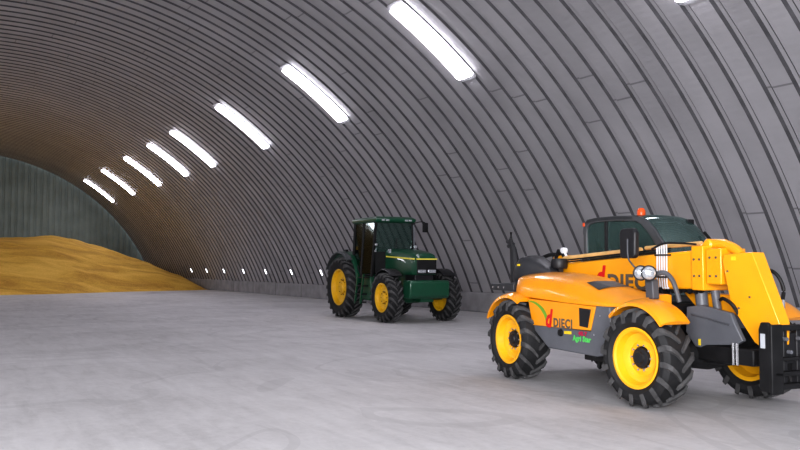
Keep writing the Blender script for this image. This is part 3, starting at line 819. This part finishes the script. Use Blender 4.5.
# rear fenders: green with grey outer rim
for s in (-1, 1):
    b_ = fender_bm(XR, .985, 1.19, 8, 150, -.92, -.48, th=.05, lip=.03, n=18)
    if s > 0: bmesh.ops.scale(b_, vec=(1, -1, 1), verts=b_.verts)
    fe = link('rear_fender', b_, M['green'], K, smooth=True, angle=50)
    b_ = fender_bm(XR, .985, 1.18, 50, 150, -1.10, -.90, th=.03, lip=.02, n=16)
    if s > 0: bmesh.ops.scale(b_, vec=(1, -1, 1), verts=b_.verts)
    link('fender_extension', b_, M['tgrey'], fe, smooth=True, angle=50, label='grey outer rim of the fender')
    b_ = B(); prism(b_, [(XR + 1.02, 1.2), (XR + .8, 1.85), (XR + .3, 2.12), (XR - .3, 2.12), (XR + .2, 1.0)], *sorted((s * .50, s * .46)))
    link('fender_side', b_, M['green'], fe)
    b_ = B(); box(b_, -2.92, -2.80, *sorted((s * .95, s * .85)), 2.15, 2.22); link('fender_light', b_, M['black'], fe, bevel=.01)
# cab
YR, YL, RR, RL = -.73, .55, -.74, .62          # front and rear corner posts, right and left
def at_y(x, right, top):
    t = (x + 1.02) / -1.5
    y = (YR + (RR - YR) * t) if right else (YL + (RL - YL) * t)
    return y + (0 if top else (-.11 if right else .11))
tcab = link('cab', box(B(), -2.62, -1.0, -.50, .40, 1.25, 1.42), M['black'], K)
link('cab_panel', box(B(), -1.12, -1.03, YR - .02, YL + .02, 1.45, 2.12), M['black'], tcab)
link('cab_panel', box(B(), -2.66, -2.58, RR, RL, 1.4, 2.08), M['black'], tcab)
for rt in (True, False):
    each('post', [tube(B(), [(-1.10, at_y(-1.1, rt, 0), 1.35), (-1.02, at_y(-1.02, rt, 1), 3.05)], .05, 4), tube(B(), [(-1.85, at_y(-1.85, rt, 0), 1.30), (-1.85, at_y(-1.85, rt, 1), 3.05)], .045, 4),
        tube(B(), [(-2.62, at_y(-2.6, rt, 1), 2.0), (-2.50, at_y(-2.5, rt, 1), 3.05)], .055, 4)], M['black'], tcab)
    link('sill_rail', tube(B(), [(-1.1, at_y(-1.1, rt, 0), 1.4), (-1.85, at_y(-1.85, rt, 0), 1.38), (-2.62, at_y(-2.6, rt, 1), 2.02)], .035, 4), M['black'], tcab)
    for pts in ([(-1.10, 1.45), (-1.02, 3.03), (-1.85, 3.03), (-1.85, 1.45)], [(-1.87, 1.45), (-1.87, 3.03), (-2.50, 3.03), (-2.62, 2.06)]):
        ys = [at_y(x, rt, z > 2) for x, z in pts]
        link('side_window', prism(B(), pts, ys, [y + .005 for y in ys]), M['tglass'], tcab)
secs = []
for z, x0, x1, hw in ((3.03, -2.60, -.96, .0), (3.07, -2.66, -.90, .05), (3.15, -2.68, -.88, .06), (3.22, -2.58, -1.0, -.03), (3.235, -2.4, -1.2, -.3)):
    secs.append([(x0, RR - hw, z), (x1, YR - .02 - hw, z), (x1 + .05, -.09, z), (x1, YL + .02 + hw, z), (x0, RL + hw, z)])
rf = link('roof', loft(B(), secs), M['green'], tcab, bevel=.02)
for y in (-.55, -.40, .26, .40):
    bm = B(); box(bm, -.905, -.85, y - .055, y + .055, 3.075, 3.135); link('work_light', bm, M['lamp'], rf, bevel=.008)
bm = B(); prism(bm, [(-1.06, 2.1), (-1.015, 3.03), (-1.02, 3.03), (-1.065, 2.1)], YR, YL); link('windscreen', bm, M['wglass'], tcab)
bm = B(); prism(bm, [(-2.62, 2.06), (-2.50, 3.03), (-2.505, 3.03), (-2.625, 2.06)], RR, RL); link('rear_window', bm, M['tglass'], tcab)
bm = B(); box(bm, -2.35, -1.85, -.28, .28, 1.5, 1.75); prism(bm, [(-2.40, 1.7), (-2.26, 1.7), (-2.36, 2.45), (-2.48, 2.45)], -.26, .26); link('seat', bm, M['seat'], tcab, bevel=.04)
bm = B(); tube(bm, [(-1.2, 0, 1.5), (-1.5, 0, 2.05)], .05); lathe(bm, [(.19, -.015), (.205, 0), (.19, .015), (.175, 0)], c=(-1.52, 0, 2.08), axis='z', n=20, close=True); link('steering_wheel', bm, M['black'], tcab, smooth=True)
bm = B(); tube(bm, [(-1.0, -.06, 2.12), (-.98, -.02, 2.55)], .012); link('wiper', bm, M['black'], tcab)
# exhaust and air stack by the right front post, mirrors
bm = B(); tube(bm, [(-.98, .60, 2.0), (-.98, .60, 2.55), (-.98, .58, 2.98)], .022); link('grab_rail', bm, M['mgrey'], tcab, smooth=True)
for s in (-1, 1):
    if s > 0:
        bm = B(); tube(bm, curve([(-1.02, .58, 3.02), (-1.05, .80, 3.08), (-1.12, 1.0, 3.09), (-1.15, 1.10, 3.07)]), .014)
        ma = link('mirror_arm', bm, M['black'], tcab, smooth=True)
        bm = B(); box(bm, -1.18, -1.12, 1.01, 1.20, 2.76, 3.07); link('mirror', bm, M['black'], ma, bevel=.015)
bm = B(); box(bm, -.98, -.90, .58, .67, 2.24, 2.33); link('front_light', bm, M['lamp'], tcab, bevel=.01)
each('front_light', [box(B(), -.98, -.92, -.80, -.72, 2.31, 2.38), box(B(), -1.0, -.95, -.80, -.74, 2.11, 2.17)], M['lamp'], tcab, bevel=.01)
bm = B(); box(bm, -.66, -.58, -.5, -.42, 2.08, 2.2); link('indicator', bm, M['lamp'], bon)
# steps and tank
bm = B(); prism(bm, [(-2.05, .62), (-1.85, 1.42), (-1.28, 1.42), (-1.15, .72), (-1.3, .6)], -.82, -.35)
tk = link('fuel_tank', bm, M['green'], K, bevel=.04)
for k in range(4):
    bm = B(); x = -1.95 + .09 * k; box(bm, x, x + .40, -1.02, -.80, .52 + .26 * k, .56 + .26 * k); link('step', bm, M['black'], tk)
each('step_rail', [prism(B(), [(x, .5), (x + .06, .5), (x + .30, 1.42), (x + .24, 1.42)], -1.03, -.98) for x in (-2.0, -1.6)], M['green'], tk)
bm = B(); prism(bm, [(-2.0, .62), (-1.85, 1.42), (-1.28, 1.42), (-1.15, .72)], .35, .82); link('battery_box', bm, M['green'], K, bevel=.04)

# ------------------------------------------------------------------ light
w = bpy.data.worlds.new('World'); S.world = w; w.use_nodes = True
bg = w.node_tree.nodes['Background']; bg.inputs[0].default_value = (.86, .90, 1.0, 1); bg.inputs[1].default_value = .6

def area(name, loc, rot, sx, sy, power, col=(1, 1, 1)):
    l = bpy.data.lights.new(name, 'AREA'); l.shape = 'RECTANGLE'; l.size = sx; l.size_y = sy; l.energy = power; l.color = col
    o = bpy.data.objects.new(name, l); COL.objects.link(o); o.location = loc; o.rotation_euler = rot
    return o
# daylight through the open front of the hall
area('open_door_daylight', (-4.5, -4.0, 3.2), (math.radians(84), 0, math.radians(-26)), 10, 5.5, 4300, (.97, .97, 1.0))
# daylight from the matching roof strips on the opposite half of the roof
for y in YS:
    a = PI - (ang_lo + ang_hi) / 2
    q = arch_pt(a, RAD - .12)
    area('roof_daylight', (q[0], y, q[1]), (0, -(a - PI / 2), 0), 2.9, .8, 110 if y < 45 else 210, (.95, .93, 1.0))

# ------------------------------------------------------------------ camera
cd = bpy.data.cameras.new('Camera'); cd.sensor_width = 36; cd.lens = 36 * 850 / 800; cd.clip_end = 300
co = bpy.data.objects.new('Camera', cd); COL.objects.link(co)
co.location = (0, 0, 1.68)
co.rotation_euler = (math.radians(90) + math.atan(41 / 850), 0, -math.radians(28.9))
S.camera = co
S.view_settings.view_transform = 'Standard'; S.view_settings.look = 'Medium High Contrast'; S.view_settings.exposure = 0; S.view_settings.gamma = 1
S.cycles.max_bounces = 10; S.cycles.diffuse_bounces = 5; S.cycles.transparent_max_bounces = 12
S.cycles.use_denoising = True
S.cycles.sample_clamp_indirect = 6
